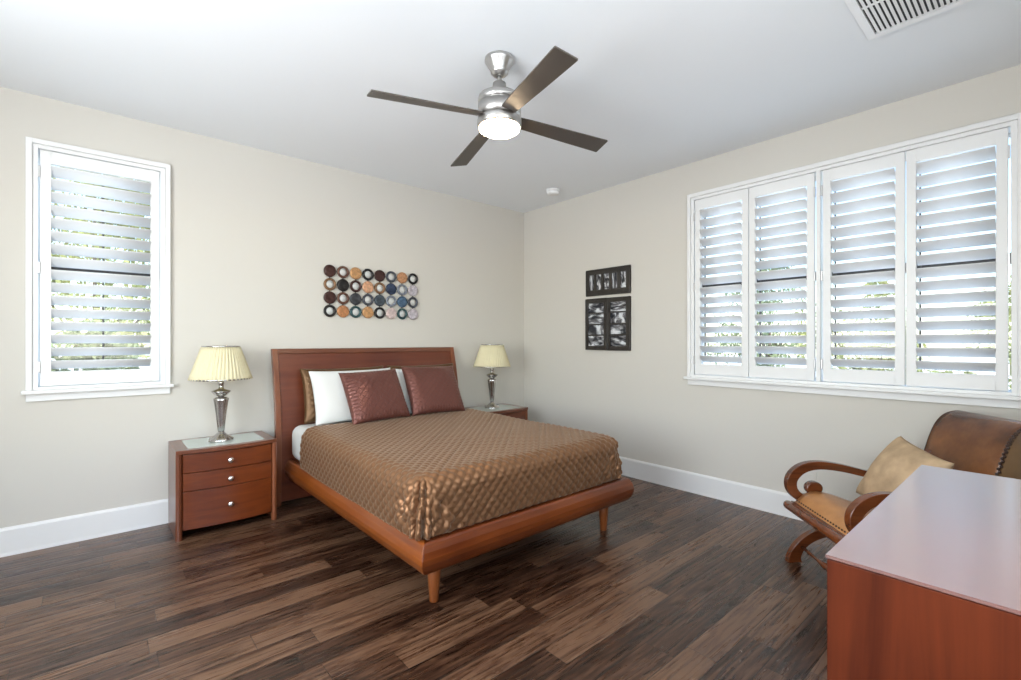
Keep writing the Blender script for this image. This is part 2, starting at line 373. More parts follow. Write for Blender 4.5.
# ------------------------------------------------------------------ shuttered windows
def to_w(axis):
    # local (u along wall, d into the room, z) -> world
    if axis == 'y': return lambda u, d, z: (u, -d, z)
    return lambda u, d, z: (-d, u, z)
class WMB(MB):
    def __init__(s, axis): super().__init__(); s.w = to_w(axis)
    def b(s, u0, u1, d0, d1, z0, z1):
        p, q = s.w(u0, d0, z0), s.w(u1, d1, z1); s.box(p[0], q[0], p[1], q[1], p[2], q[2])
def shutter_window(name, axis, u0, u1, panels, posts, sashes, sill_ext):
    z0, z1 = .962, 2.47
    root = thing(name, None, None, (((u0 + u1) / 2, 0, 1.7) if axis == 'y' else (0, (u0 + u1) / 2, 1.7)), 0, kind='structure')
    # casing / shutter frame on the wall, stepped
    m = WMB(axis)
    fo, fi = .028, .052
    for (a, b_) in ((u0, u0 + fo), (u1 - fo, u1)): m.b(a, b_, 0, .034, z0, z1)
    m.b(u0 + fo, u1 - fo, 0, .034, z1 - fo, z1)
    for (a, b_) in ((u0 + fo, u0 + fi), (u1 - fi, u1 - fo)): m.b(a, b_, -.10, .020, z0, z1 - fo)
    m.b(u0 + fi, u1 - fi, -.10, .020, z1 - fi, z1 - fo); m.b(u0 + fi, u1 - fi, -.10, .020, z0, z0 + .018)
    for p in posts: m.b(p - .013, p + .013, -.04, .024, z0 + .018, z1 - fi)
    m.build('window_frame', M['white'], root, bevel=.003, world=True)
    # sill and apron
    m = WMB(axis); m.b(u0 - sill_ext, u1 + sill_ext, 0, .062, z0 - .022, z0); m.build('sill', M['white'], root, bevel=.005, world=True)
    m = WMB(axis); m.b(u0 - sill_ext + .018, u1 + sill_ext - .018, 0, .020, z0 - .068, z0 - .022); m.build('apron', M['white'], root, bevel=.003, world=True)
    # outside sash
    for (a, b_) in sashes:
        m = WMB(axis)
        fw = .022
        m.b(a, a + fw, -.145, -.112, z0, z1 - .05); m.b(b_ - fw, b_, -.145, -.112, z0, z1 - .05)
        m.b(a, b_, -.145, -.112, z0, z0 + fw); m.b(a, b_, -.145, -.112, z1 - .05 - fw, z1 - .05); sash = m.build('sash', M['louver'], root, bevel=.002, world=True)
        m = WMB(axis); m.b(a + fw, b_ - fw, -.150, -.108, 1.690, 1.752); m.build('meeting_rail', M['bronze'], sash, bevel=.002, world=True)  # rail coloured dark to hold its backlit shade, the sash is white
        m = WMB(axis); m.b(a + fw, b_ - fw, -.131, -.127, z0 + fw, z1 - .05 - fw); m.build('pane', M['glass'], sash, world=True)
    # shutter panels
    for (a, b_, hinge) in panels:
        pb, pt, st = z0 + .022, z1 - fi - .004, .046
        lz0, lz1 = 1.072, 2.335
        m = WMB(axis)
        m.b(a, a + st, -.014, .014, pb, pt); m.b(b_ - st, b_, -.014, .014, pb, pt)
        m.b(a + st, b_ - st, -.014, .014, pb, lz0 - .002); m.b(a + st, b_ - st, -.014, .014, lz1 + .002, pt)
        pan = m.build('shutter_panel', M['white'], root, bevel=.003, world=True)
        n = 16; pitch = (lz1 - lz0) / n; m = WMB(axis)
        for k in range(n):
            zc = lz0 + pitch * (k + .5); th = math.radians(38)
            pts = []
            for j in range(14):
                an = 2 * PI * j / 14; ex = .0445 * math.cos(an); ey = .0058 * math.sin(an)
                d = ex * math.cos(th) - ey * math.sin(th); zz = ex * math.sin(th) + ey * math.cos(th)
                pts.append((d, zz))
            m.loft([[m.w(u, d, zc + zz) for d, zz in pts] for u in (a + st + .002, b_ - st - .002)], True, True)
        m.build('louvers', M['louver'], pan, world=True)
        m = WMB(axis)
        ur = (a + b_) / 2 if axis == 'y' else b_ - st - .012
        m.b(ur - .005, ur + .005, -.052, -.043, lz0 + .03, lz1 - .02)
        for k in range(n):
            zc = lz0 + pitch * (k + .5); m.b(ur - .003, ur + .003, -.046, -.036, zc - .024, zc - .014)
        m.build('tilt_rod', M['bronze'], pan, world=True)
        for hz in (1.10, 1.70, 2.28):
            m = WMB(axis); hu = a - .003 if hinge < 0 else b_ + .003
            m.b(hu - .005, hu + .005, .010, .026, hz - .035, hz + .035); m.build('hinge', M['hinge'], pan, bevel=.002, world=True)
    return root
shutter_window('window_1', 'y', -4.05, -3.348, [(-3.990, -3.408, -1)], [], [(-4.0, -3.39)], .018)
P4 = [(-3.876, -3.445, -1), (-3.440, -3.004, 1), (-2.955, -2.520, -1), (-2.515, -2.090, 1)]
shutter_window('window_2', 'x', -3.94, -2.031, P4, [-2.980], [(-3.905, -2.99), (-2.985, -2.07)], .02)
# two unseen plain windows behind the photographer, put in for the fill lights
def plain_window(name, axis, pos, a0, a1, z0, z1, s):
    root = thing(name, None, None, ((0, 0, 0)), 0, kind='structure')
    mb = MB()
    def bx(p0, p1, q0, q1, d0, d1):
        if axis == 'x': mb.box(pos + s * d0, pos + s * d1, p0, p1, q0, q1)
        else: mb.box(p0, p1, pos + s * d0, pos + s * d1, q0, q1)
    for (p0, p1, q0, q1) in ((a0 - .07, a0, z0 - .07, z1 + .07), (a1, a1 + .07, z0 - .07, z1 + .07), (a0, a1, z1, z1 + .07), (a0, a1, z0 - .07, z0)): bx(p0, p1, q0, q1, 0, .02)
    mid = (a0 + a1) / 2
    for (p0, p1, q0, q1) in ((a0, a0 + .04, z0, z1), (a1 - .04, a1, z0, z1), (mid - .03, mid + .03, z0, z1), (a0, a1, z0, z0 + .04), (a0, a1, z1 - .04, z1)): bx(p0, p1, q0, q1, -.13, -.09)
    mb.build('window_frame', M['white'], root, bevel=.002)
    mb = MB(); bx(a0 + .02, a1 - .02, z0 + .02, z1 - .02, -.112, -.108); mb.build('pane', M['glass'], root)
plain_window('unseen_window_left', 'x', RX0, -3.75, -1.55, .65, 2.4, 1)
plain_window('unseen_window_rear', 'y', RY0, -4.5, -2.1, .65, 2.5, 1)

# ------------------------------------------------------------------ bed
def mitre_rail(name, mat, parent, path, prof):
    """path: two (x, y) outer points with a mitre flag each; prof (outward, z)"""
    (ax, ay, am), (bx_, by_, bm_), (nx, ny) = path
    dx, dy = bx_ - ax, by_ - ay; L = math.hypot(dx, dy); dx /= L; dy /= L
    mb = MB()
    def pt(p, t):
        o, z = p
        ex = (-o if am else 0) if t == 0 else (o if bm_ else 0)
        bx2, by2 = (ax, ay) if t == 0 else (bx_, by_)
        return (bx2 + nx * o + dx * ex, by2 + ny * o + dy * ex, z)
    mb.prism(prof, pt)
    o = mb.build(name, mat, parent, bevel=.005, world=True)
    return o
bed = thing('platform_bed', 'low cherry wood platform bed with curved rails and tall slanted headboard', 'bed', (-1.86, -1.1, 0))
BX0, BX1, BY0, BY1 = -2.625, -1.068, -.165, -2.180
prof = [(-.032, .205), (-.030, .345), (-.004, .347), (.006, .338), (.020, .310), (.027, .280), (.025, .255), (.014, .225), (-.004, .200), (-.018, .196)]
mitre_rail('side_rail', M['bedY'], bed, ((BX0, BY0, False), (BX0, BY1, True), (-1, 0)), prof)
mitre_rail('foot_rail', M['bedX'], bed, ((BX0, BY1, True), (BX1, BY1, True), (0, -1)), prof)
mitre_rail('side_rail', M['bedY'], bed, ((BX1, BY1, True), (BX1, BY0, False), (1, 0)), prof)
mb = MB(); mb.box(BX0 + .035, BX1 - .035, -.17, BY1 + .035, .322, .345); mb.build('slat_base', M['cherryX'], bed, world=True)
for (lx, ly) in ((-2.504, -2.067), (-1.192, -2.067)):
    mb = MB(); mb.lathe((lx, ly, 0), [(.019, 0), (.022, .004), (.034, .17), (.034, .214)], 20); mb.build('leg', M['legwood'], bed, bevel=.002, world=True)
# headboard : curved slab
HX0, HX1 = -2.712, -1.028
side = crom([(-.148, .03), (-.150, .12), (-.158, .35), (-.150, .60), (-.125, .82), (-.092, 1.0), (-.058, 1.135), (-.044, 1.196)], 6)
def slab(x0, x1, z0, z1, t0, t1, name, mat, parent, bevel=.003):
    pts = [p for p in side if z0 - 1e-4 <= p[1] <= z1 + 1e-4]
    def yz(z):
        for a, b_ in zip(side, side[1:]):
            if a[1] <= z <= b_[1]: k = (z - a[1]) / (b_[1] - a[1] + 1e-9); return a[0] + (b_[0] - a[0]) * k
        return side[-1][0]
    zs = [z0] + [p[1] for p in pts if z0 + .004 < p[1] < z1 - .004] + [z1]
    out = [(yz(z) - t1, z) for z in zs] + [(yz(z) - t0, z) for z in reversed(zs)]
    mb = MB(); mb.prism(out, lambda p, t: (x0 + (x1 - x0) * t, p[0], p[1])); return mb.build(name, mat, parent, bevel=bevel, world=True)
hb = slab(HX0 + .04, HX1 - .04, .03, 1.158, -.010, .016, 'headboard_panel', M['headX'], bed)
slab(HX0, HX0 + .04, .10, 1.196, -.016, .028, 'headboard_stile', M['edge'], bed)
slab(HX1 - .04, HX1, .10, 1.196, -.016, .028, 'headboard_stile', M['edge'], bed)
slab(HX0 + .04, HX1 - .04, 1.158, 1.196, -.016, .028, 'headboard_top_rail', M['edgeX'], bed)
for lx in (HX0 + .02, HX1 - .02):
    mb = MB(); mb.box(lx - .02, lx + .02, -.17, -.13, 0, .10); mb.build('headboard_leg', M['edge'], bed, bevel=.003, world=True)

# mattress with a white sheet
mx0, mx1, my0, my1, mz0, mz1 = -2.618, -1.128, -.19, -2.128, .350, .616
mb = MB(); mb.box(mx0, mx1, my0, my1, mz0, mz1)
mat_o = mb.build('mattress', M['sheet'], None, bevel=.07, seg=5)
for p in mat_o.data.polygons: p.use_smooth = True
tag(mat_o, 'thick mattress in a white sheet, showing at the head end under the bronze bedspread', 'mattress')

# quilted bedspread
def bedspread():
    a0, a1 = mx0 + .060, mx1 - .060           # straight top extents
    bfoot = my1 + .060; head = -.55
    r = .082; top = .626; drop_end = .356
    step = .0065; D = r * PI / 2 + (top - r - drop_end)
    nu0 = int(math.ceil((D) / step)); wtop = a1 - a0; nt_ = int(wtop / step)
    us = [a0 - D + i * D / nu0 for i in range(nu0)] + [a0 + wtop * i / nt_ for i in range(nt_)] + [a1 + D * i / nu0 for i in range(nu0 + 1)]
    ltop = head - bfoot; nl = int(ltop / step)
    vs_ = [head - ltop * i / nl for i in range(nl)] + [bfoot - D * i / nu0 for i in range(nu0 + 1)]
    V = []; Q = []
    per = .056
    def quilt(u, v):
        s1 = abs(math.sin(PI * (u + v) / per)); s2 = abs(math.sin(PI * (u - v) / per))
        return (s1 * s2) ** .38
    for v in vs_:
        for u in us:
            du = 0; sx = 0
            if u < a0: du = a0 - u; sx = -1
            elif u > a1: du = u - a1; sx = 1
            dv = max(0, bfoot - v)
            d = max(du, dv)
            bu = min(max(u, a0), a1); bv = max(v, bfoot)
            topz = top + .006 * noise.noise((u * 2.2, v * 2.2, 3)) + .010 * max(0, 1 - (head - v) / .6)
            if d <= 0:
                V.append(Vector((u, v, topz)))
            else:
                k = 0
                if d < r * PI / 2: R = r * math.sin(d / r); z = topz - r * (1 - math.cos(d / r)); k = 0
                else:
                    k = d - r * PI / 2; R = r + .003 * min(1, k / .19) + .004 * math.sin(k * 14) + .006 * noise.noise((u * 5, v * 5, 0)); z = topz - r - k
                if du > 0 and dv > 0:
                    th = math.atan2(dv, du); cu, cv = math.cos(th), math.sin(th)
                    w_ = math.sin(2 * th) * min(1, d / .16)
                    R += w_ * (.016 * math.sin(th * 15 + d * 9) + .034 * noise.noise((th * 4.5, d * 11, 2)) + .012 * noise.noise((th * 11, d * 30, 5)) - .004)
                    z += w_ * .022 * noise.noise((th * 6, d * 16, 7))
                else: cu, cv = (1, 0) if du > 0 else (0, 1)
                if k > 0 and not (du > 0 and dv > 0):
                    sd_ = min(u - a0, a1 - u) if dv > 0 else v - bfoot
                    am = math.exp(-(sd_ / .13) ** 2) * min(1, k / .05)
                    R += am * (.020 * noise.noise((sd_ * 16, d * 9, 2)) + .012 * noise.noise((sd_ * 34, d * 26, 5)) - .002)
                V.append(Vector((bu + sx * R * cu, bv - R * cv, max(z, drop_end))))
            Q.append((quilt(u, v), 0.012 * (1 - .35 * (1 if (du > 0 and dv > 0) else 0))))
    n = len(us); F = []
    for j in range(len(vs_) - 1):
        for i in range(n - 1): F.append((j * n + i, j * n + i + 1, (j + 1) * n + i + 1, (j + 1) * n + i))
    me = bpy.data.meshes.new('bedspread'); me.from_pydata(V, [], F)
    bm = bmesh.new(); bm.from_mesh(me); bm.normal_update(); bm.verts.ensure_lookup_table()
    flip = 1 if bm.verts[n * 20 + n // 2].normal.z > 0 else -1
    nrm = [v.normal.copy() * flip for v in bm.verts]
    for i, v in enumerate(bm.verts): v.co = v.co + nrm[i] * Q[i][0] * Q[i][1]
    if flip < 0: bmesh.ops.reverse_faces(bm, faces=bm.faces)
    bm.to_mesh(me); bm.free()
    for p in me.polygons: p.use_smooth = True
    me.materials.append(M['spread'])
    o = bpy.data.objects.new('bedspread', me); C.objects.link(o)
    md = o.modifiers.new('s', 'SOLIDIFY'); md.thickness = .004; md.offset = -1
    return tag(o, 'bronze satin bedspread quilted in small diamonds, covering the mattress', 'bedspread')
bedspread()

# pillows
def pillow(name, w, h, t, mat, loc, lean, yaw=0, roll=0, quilt=0, ruffle=0, n=56, flange=0, seed=0, group=None, droop=0):
    mb = MB(); grid = {}
    V = []; F = []
    for sgn in (1, -1):
        base = len(V)
        for j in range(n + 1):
            for i in range(n + 1):
                u = -1 + 2 * i / n; v = -1 + 2 * j / n
                fu = 1 - abs(u) ** 2.6; fv = 1 - abs(v) ** 2.6
                th = t * (max(fu, 0) * max(fv, 0)) ** .45
                cx_ = 1 - .045 * (1 - v * v); cz_ = 1 - .05 * (1 - u * u)
                # corner ears
                x = u * w / 2 * (1 - .05 * (1 - abs(v) ** 3)); z = v * h / 2 * (1 - .06 * (1 - abs(u) ** 3))
                e = max(abs(u), abs(v))
                wr = .10 * t * noise.noise((x * 6 + seed, z * 6, sgn * 3 + seed)) * min(1, (1 - e) * 5)
                y = -sgn * (th / 2 + wr)
                if quilt:
                    s1 = abs(math.sin(PI * (x + z) / quilt)); s2 = abs(math.sin(PI * (x - z) / quilt))
                    y -= sgn * .009 * (s1 * s2) ** .4 * min(1, (1 - e) * 8)
                if ruffle and e > .72:
                    k = (e - .72) / .28 * (1 if e < 1 else 1)
                    y -= sgn * ruffle * math.sin((x if abs(v) > abs(u) else z) * 230) * k * (1 - k) * 3
                z -= droop * (u * u) * (v > 0) * v
                V.append((x, y, z))
        for j in range(n):
            for i in range(n):
                a = base + j * (n + 1) + i
                F.append((a, a + 1, a + n + 2, a + n + 1))
    mb.add(V, F, True)
    o = mb.build(name, mat)
    R = Euler((0, 0, yaw)).to_matrix() @ Euler((-lean, 0, 0)).to_matrix() @ Euler((0, roll, 0)).to_matrix()
    o.rotation_euler = R.to_euler(); o.location = loc
    if group: o['group'] = group
    return o
zt = .636
def place_lean(w, h, t, x, ybot, lean):
    return (x, ybot + math.sin(lean) * h / 2, zt + math.cos(lean) * h / 2 - .01)
L1 = .24
o = pillow('pillow_sham', .70, .43, .10, M['sham'], place_lean(.70, .43, .1, -2.20, -.30, L1), L1, quilt=.045, seed=1)
tag(o, 'quilted bronze pillow sham against the headboard, at its left end behind the white pillow', 'pillow', 'bronze pillow shams')
o = pillow('pillow_sham', .70, .43, .10, M['sham'], place_lean(.70, .43, .1, -1.47, -.30, L1), L1, quilt=.045, seed=5)
tag(o, 'quilted bronze pillow sham at the right of the headboard, nearly hidden by other pillows', 'pillow', 'bronze pillow shams')
L2 = .36
o = pillow('pillow', .69, .43, .13, M['sheet'], place_lean(.72, .43, .13, -2.168, -.435, L2), L2, seed=2, yaw=.02)
tag(o, 'plain white pillow on the left side of the bed, behind the left red cushion', 'pillow', 'white pillows on the bed')
o = pillow('pillow', .60, .42, .13, M['sheet'], place_lean(.64, .42, .13, -1.505, -.43, L2), L2, seed=9, yaw=-.02)
tag(o, 'plain white pillow on the right, mostly covered by the right red cushion', 'pillow', 'white pillows on the bed')
L3 = .52
o = pillow('throw_cushion', .50, .44, .15, M['redsatin'], place_lean(.5, .47, .15, -2.078, -.645, L3), L3, seed=3, yaw=.05, roll=-.03, ruffle=.004)
tag(o, 'plum red satin square cushion leaning on the left white pillow', 'cushion', 'red satin cushions on the bed')
o = pillow('throw_cushion', .52, .455, .15, M['redsatin'], place_lean(.5, .49, .15, -1.530, -.625, L3), L3, seed=13, yaw=-.02, roll=.02, ruffle=.004)
tag(o, 'plum red satin square cushion nearest the right bedside lamp', 'cushion', 'red satin cushions on the bed')

# ------------------------------------------------------------------ nightstand
def nightstand():
    t = thing('nightstand', 'cherry nightstand with three bowed drawers left of the bed, below the left window', 'nightstand', (-3.066, -.027, 0), 0, 'cherry nightstands')
    hw, D = .294, .402
    bow = lambda x: -.036 * (1 - (x / hw) ** 2)
    # top
    n = 20; xs = [-hw + 2 * hw * i / n for i in range(n + 1)]
    out = [(x, -D - .006 + bow(x)) for x in xs] + [(hw, 0), (-hw, 0)]
    mb = MB(); mb.prism(out, lambda p, k: (p[0], p[1], .543 + .025 * k)); top = mb.build('top', M['sidewood'], t, bevel=.003)
    gx = [-.225 + .45 * i / n for i in range(n + 1)]
    out = [(x, -D + .055 + bow(x)) for x in gx] + [(.225, -.045), (-.225, -.045)]
    mb = MB(); mb.prism(out, lambda p, k: (p[0], p[1], .566 + .0035 * k)); mb.build('glass_inset', M['frostglass'], top)
    # sides with rounded front posts
    for s in (-1, 1):
        mb = MB(); mb.box(s * hw, s * (hw - .022), -D + .02, 0, 0, .543); mb.build('side_panel', M['sidewood'], t, bevel=.002)
        mb = MB(); x0, x1 = s * hw, s * (hw - .034)
        pts = [(x0, -D + .02), (x0, -D + .004), (x0 - s * .006, -D - .004), ((x0 + x1) / 2, -D - .008), (x1 + s * .006, -D - .004), (x1, -D + .004), (x1, -D + .02)]
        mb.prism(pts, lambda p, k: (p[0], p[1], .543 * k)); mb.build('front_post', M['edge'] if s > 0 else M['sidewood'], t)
    mb = MB(); mb.box(-hw + .022, hw - .022, -D + .045, -.01, .06, .53); mb.build('carcass', M['cherryX'], t)
    for (z0, z1) in ((.421, .538), (.306, .417), (.062, .302)):
        dx = hw - .037; xs2 = [-dx + 2 * dx * i / n for i in range(n + 1)]
        out = [(x, -D + .004 + bow(x) * 1.0) for x in xs2] + [(x, -D + .024 + bow(x)) for x in reversed(xs2)]
        mb = MB(); mb.prism(out, lambda p, k: (p[0], p[1], z0 + (z1 - z0) * k)); d = mb.build('drawer', M['cherryX'], t, bevel=.002)
        zk = {.421: .474, .306: .353, .062: .186}[z0]; yk = -D + .004 + bow(0)
        mb = MB(); prof = [(.008, 0), (.008, .010), (.016, .016), (.0185, .022), (.015, .028), (.004, .030)]
        rings = [[(r * math.cos(a), yk - q, zk + r * math.sin(a)) for a in [2 * PI * k / 20 for k in range(20)]] for r, q in prof]
        mb.loft(rings, True, True); mb.build('knob', M['knob'], d)
    return t
ns = nightstand()
dup(ns, (-.635, -.027, 0), 'cherry nightstand between the bed and the room corner, partly hidden by the bed')

# ------------------------------------------------------------------ table lamp
def lamp():
    t = thing('table_lamp', 'pewter table lamp with a pleated cream shade on the left nightstand', 'lamp', (-3.082, -.245, .5695), .2, 'bedside table lamps')
    oct_ = lambda a, z: 1 + .05 * math.cos(8 * a)
    mb = MB()
    mb.lathe((0, 0, 0), [(.074, 0), (.076, .006), (.072, .014), (.056, .026), (.036, .040), (.022, .054), (.017, .064)], 48, True, True, lambda a, z: 1 + .06 * math.cos(8 * a))
    mb.build('base', M['pewter'], t)
    mb = MB(); mb.lathe((0, 0, 0), [(.017, .062), (.020, .070), (.034, .200), (.045, .278), (.047, .289), (.034, .297), (.018, .302)], 48, True, True, lambda a, z: 1 + .07 * math.cos(8 * a))
    mb.build('column', M['pewter'], t)
    mb = MB(); mb.lathe((0, 0, 0), [(.014, .300), (.018, .304), (.040, .316), (.058, .336), (.059, .341), (.055, .344), (.03, .352), (.016, .358), (.016, .385), (.018, .388), (.018, .41), (.010, .42), (.010, .44)], 40, True, True)
    mb.build('cup', M['pewter'], t)
    mb = MB(); mb.lathe((0, 0, 0), [(.004, .43), (.022, .47), (.03, .505), (.024, .53), (.008, .545)], 20); mb.build('bulb', M['plastic'], t)
    # shade
    npl = 46; seg = npl * 4
    rings = []
    for k in range(9):
        f = k / 8; r = .186 + (.112 - .186) * f; z = .424 + .222 * f
        rings.append([((r + .0065 * math.sin(npl * 2 * PI * j / seg)) * math.cos(2 * PI * j / seg + .10 * f), (r + .0065 * math.sin(npl * 2 * PI * j / seg)) * math.sin(2 * PI * j / seg + .10 * f), z) for j in range(seg)])
    mb = MB(); mb.loft(rings, False, True); sh = mb.build('lamp_shade', M['shade'], t, solid=.0012)
    for (r, z) in ((.186, .422), (.114, .644)):
        mb = MB(); mb.lathe((0, 0, 0), [(r, z), (r + .002, z + .002), (r + .002, z + .008), (r, z + .010), (r - .004, z + .008), (r - .004, z + .002), (r, z)], 64, True, False)
        mb.build('shade_trim', M['pewter'], sh)
    mb = MB()
    for a in (0, 2 * PI / 3, 4 * PI / 3):
        mb.box(0, .112, -.0015, .0015, .633, .636, Matrix.Rotation(a, 3, 'Z'), (0, 0, .634))
    mb.lathe((0, 0, 0), [(.012, .630), (.012, .638)], 16); mb.lathe((0, 0, 0), [(.003, .54), (.003, .645)], 8)
    mb.build('shade_spider', M['pewter'], sh)
    return t
lp = lamp()
dup(lp, (-.665, -.235, .5695), 'pewter table lamp with a pleated cream shade on the nightstand in the corner', .5)

# ------------------------------------------------------------------ ceiling fan
FX, FY = -2.139, -2.124
fan = thing('ceiling_fan', 'ceiling fan with four dark blades, brushed nickel motor and lit round lamp', 'ceiling fan', (FX, FY, 0))
mb = MB(); mb.lathe((0, 0, 0), [(.070, 2.7395), (.077, 2.736), (.078, 2.722), (.072, 2.714), (.060, 2.695), (.046, 2.672), (.046, 2.662), (.038, 2.658), (.034, 2.650), (.018, 2.646)], 40); mb.build('canopy', M['chrome'], fan)
mb = MB(); mb.lathe((0, 0, 0), [(.0125, 2.58), (.0125, 2.66)], 20); mb.build('downrod', M['chrome'], fan)
mb = MB(); mb.lathe((0, 0, 0), [(.030, 2.612), (.035, 2.608), (.035, 2.566), (.044, 2.558), (.090, 2.545), (.108, 2.536), (.113, 2.522), (.113, 2.499), (.105, 2.498), (.105, 2.493), (.113, 2.492), (.113, 2.424), (.104, 2.423)], 48); mb.build('motor_housing', M['chrome'], fan)
mb = MB(); mb.lathe((0, 0, 0), [(.100, 2.423), (.104, 2.419), (.115, 2.418), (.116, 2.412), (.116, 2.382), (.110, 2.376), (.100, 2.376)], 48); mb.build('light_ring', M['chrome'], fan)
mb = MB(); mb.lathe((0, 0, 0), [(.104, 2.384), (.107, 2.374), (.104, 2.363), (.088, 2.353), (.055, 2.347), (.02, 2.345), (.001, 2.345)], 48); mb.build('lamp_lens', M['bulb'], fan)
for k in range(4):
    a = math.radians(-14.3 + 90 * k - (1.8 if k % 2 else 0)); Rz = Matrix.Rotation(a, 3, 'Z'); pit = Matrix.Rotation(math.radians(-13), 3, 'X')
    outl = [(.110, -.038), (.150, -.042), (.40, -.050), (.662, -.058), (.668, -.055), (.668, .053), (.662, .056), (.40, .050), (.150, .042), (.110, .038)]
    mb = MB(); mb.prism(outl, lambda p, t: tuple(Rz @ (pit @ Vector((p[0], p[1], -.004 + .008 * t)) + Vector((0, 0, 2.432 - (p[0] * .045))))))
    bl = mb.build('blade', M['blade'], fan, bevel=.002)
    mb = MB(); outl = [(.09, -.020), (.19, -.030), (.20, .0), (.19, .030), (.09, .020)]
    mb.prism(outl, lambda p, t: tuple(Rz @ (pit @ Vector((p[0], p[1], .005 + .004 * t)) + Vector((0, 0, 2.432 - (p[0] * .045)))))); mb.build('blade_iron', M['chrome'], bl)

# ------------------------------------------------------------------ smoke detector, vent, outlet
t = thing('smoke_detector', 'round white smoke detector on the ceiling near the corner', 'smoke detector', (-.355, -.803, 2.74))
mb = MB(); mb.lathe((0, 0, 0), [(.070, -.0005), (.070, -.010), (.062, -.014)], 36); mb.build('mounting_plate', M['plastic'], t)
mb = MB(); mb.lathe((0, 0, 0), [(.062, -.012), (.062, -.034), (.056, -.042), (.02, -.046), (.001, -.046)], 36); mb.build('cover', M['plastic'], t)
vx0, vx1, vy0, vy1 = -1.42, -.880, -4.05, -3.440
t = thing('air_vent', 'white rectangular air vent with angled slats in the ceiling', 'air vent', ((vx0 + vx1) / 2, (vy0 + vy1) / 2, 2.74))
mb = MB(); fw = .036
for b4 in ((vx0, vx0 + fw, vy0, vy1), (vx1 - fw, vx1, vy0, vy1), (vx0 + fw, vx1 - fw, vy0, vy0 + fw), (vx0 + fw, vx1 - fw, vy1 - fw, vy1)): mb.box(*b4, 2.728, 2.7395)
mb.build('frame', M['vent'], t, bevel=.003, world=True)
mb = MB(); mb.box(vx0 + fw, vx1 - fw, vy0 + fw, vy1 - fw, 2.7375, 2.7395); mb.build('duct_shade', M['dark'], t, world=True)  # black sheet standing in for the shade inside the duct
mb = MB(); k = 0; y = vy0 + fw + .012
while y < vy1 - fw - .006:
    mb.box(vx0 + fw, vx1 - fw, y - .0055, y + .0055, 2.7295, 2.7310, Matrix.Rotation(math.radians(-25), 3, 'X')); y += .0190
mb.build('slats', M['vent'], t, world=True)
mb = MB(); mb.box((vx0 + vx1) / 2 - .004 - .02, (vx0 + vx1) / 2 + .004 - .02, vy0 + fw, vy1 - fw, 2.730, 2.7355); mb.build('crossbar', M['vent'], t, world=True)
t = thing('wall_outlet', 'small white wall outlet behind the leather chair, seen through its arm scroll', 'outlet', (0, -2.93, .30))
mb = MB(); mb.box(-.006, 0, -.036, .036, -.058, .058); mb.build('plate', M['wallm'], t, bevel=.002)
for dz in (-.02, .02):
    mb = MB(); mb.box(-.008, -.004, -.016, .016, dz - .013, dz + .013); mb.build('socket', M['wallm'], t, bevel=.001)

# ------------------------------------------------------------------ disc wall art
DC = {'db': (.055, .022, .018), 'br': (.12, .055, .035), 'tan': (.50, .27, .12), 'bk': (.018, .016, .016), 'gb': (.07, .075, .09),
      'cop': (.48, .24, .12), 'pea': (.62, .34, .20), 'bz': (.22, .12, .06), 'nv': (.03, .045, .085), 'gy': (.22, .24, .28), 'lv': (.52, .47, .50),
      'ch': (.05, .052, .058), 'sl': (.055, .07, .085), 'sb': (.07, .12, .19), 'or': (.45, .20, .085), 'te': (.03, .075, .08), 'pk': (.62, .49, .46), 'lg': (.40, .38, .42)}
grid = [['db', 'o:br', 'tan', 'o:bk', 'db', 'o:gb', 'cop', 'o:bk'],
        ['o:bz', 'bk', 'o:db', 'pea', 'o:bz', 'nv', 'o:gy', 'lv'],
        ['db', 'o:br', 'ch', 'o:gb', 'sl', 'o:gy', 'sb', 'o:gb'],
        ['o:bk', 'or', 'o:te', 'tan', 'o:bk', 'pk', 'o:te', 'lv']]
DM = {}
def dmat(k):
    if k not in DM: DM[k] = plain('disc_' + k, DC[k], .35, .35, var=.3, vscale=60)
    return DM[k]
M['mirror'] = plain('mirror_grey_reflection', (.60, .60, .58), .3, .0)  # bright mirror reflection put in as a plain pale grey colour
art = thing('wall_art', 'metal wall sculpture of coloured discs and mirror rings in four rows above the bed', 'wall art', (-1.853, 0, 1.68))
def ydisc(mb, x, z, prof, seg=32, cap=True):
    rings = [[(x + r * math.cos(2 * PI * k / seg), -q, z + r * math.sin(2 * PI * k / seg)) for k in range(seg)] for r, q in prof]
    mb.loft(rings, cap, True)
for r_ in range(4):
    for c_ in range(8):
        x = -2.248 + .1127 * c_; z = 1.849 - .1125 * r_; k = grid[r_][c_]
        if k.startswith('o:'):
            mb = MB(); ydisc(mb, x, z, [(.052, .014), (.053, .020), (.051, .027), (.046, .030), (.036, .028), (.032, .023), (.032, .014), (.052, .014)], cap=False)
            o = mb.build('ring', dmat(k[2:]), art, world=True)
            mb = MB(); ydisc(mb, x, z, [(.034, .014), (.034, .019), (.001, .021)]); mb.build('mirror', M['mirror'], o, world=True)
        else:
            mb = MB(); ydisc(mb, x, z, [(.052, .014), (.053, .020), (.051, .026), (.046, .0285), (.020, .026), (.001, .025)]); mb.build('disc', dmat(k), art, world=True)
mb = MB()
for c_ in range(8): mb.box(-2.248 + .1127 * c_ - .003, -2.248 + .1127 * c_ + .003, -.014, -.008, 1.500, 1.860)
for r_ in range(4): mb.box(-2.25, -1.457, -.008, -.003, 1.849 - .1125 * r_ - .003, 1.849 - .1125 * r_ + .003)
for c_ in (0, 7):
    for r_ in (0, 3): mb.box(-2.248 + .1127 * c_ - .008, -2.248 + .1127 * c_ + .008, -.012, 0, 1.849 - .1125 * r_ - .008, 1.849 - .1125 * r_ + .008)
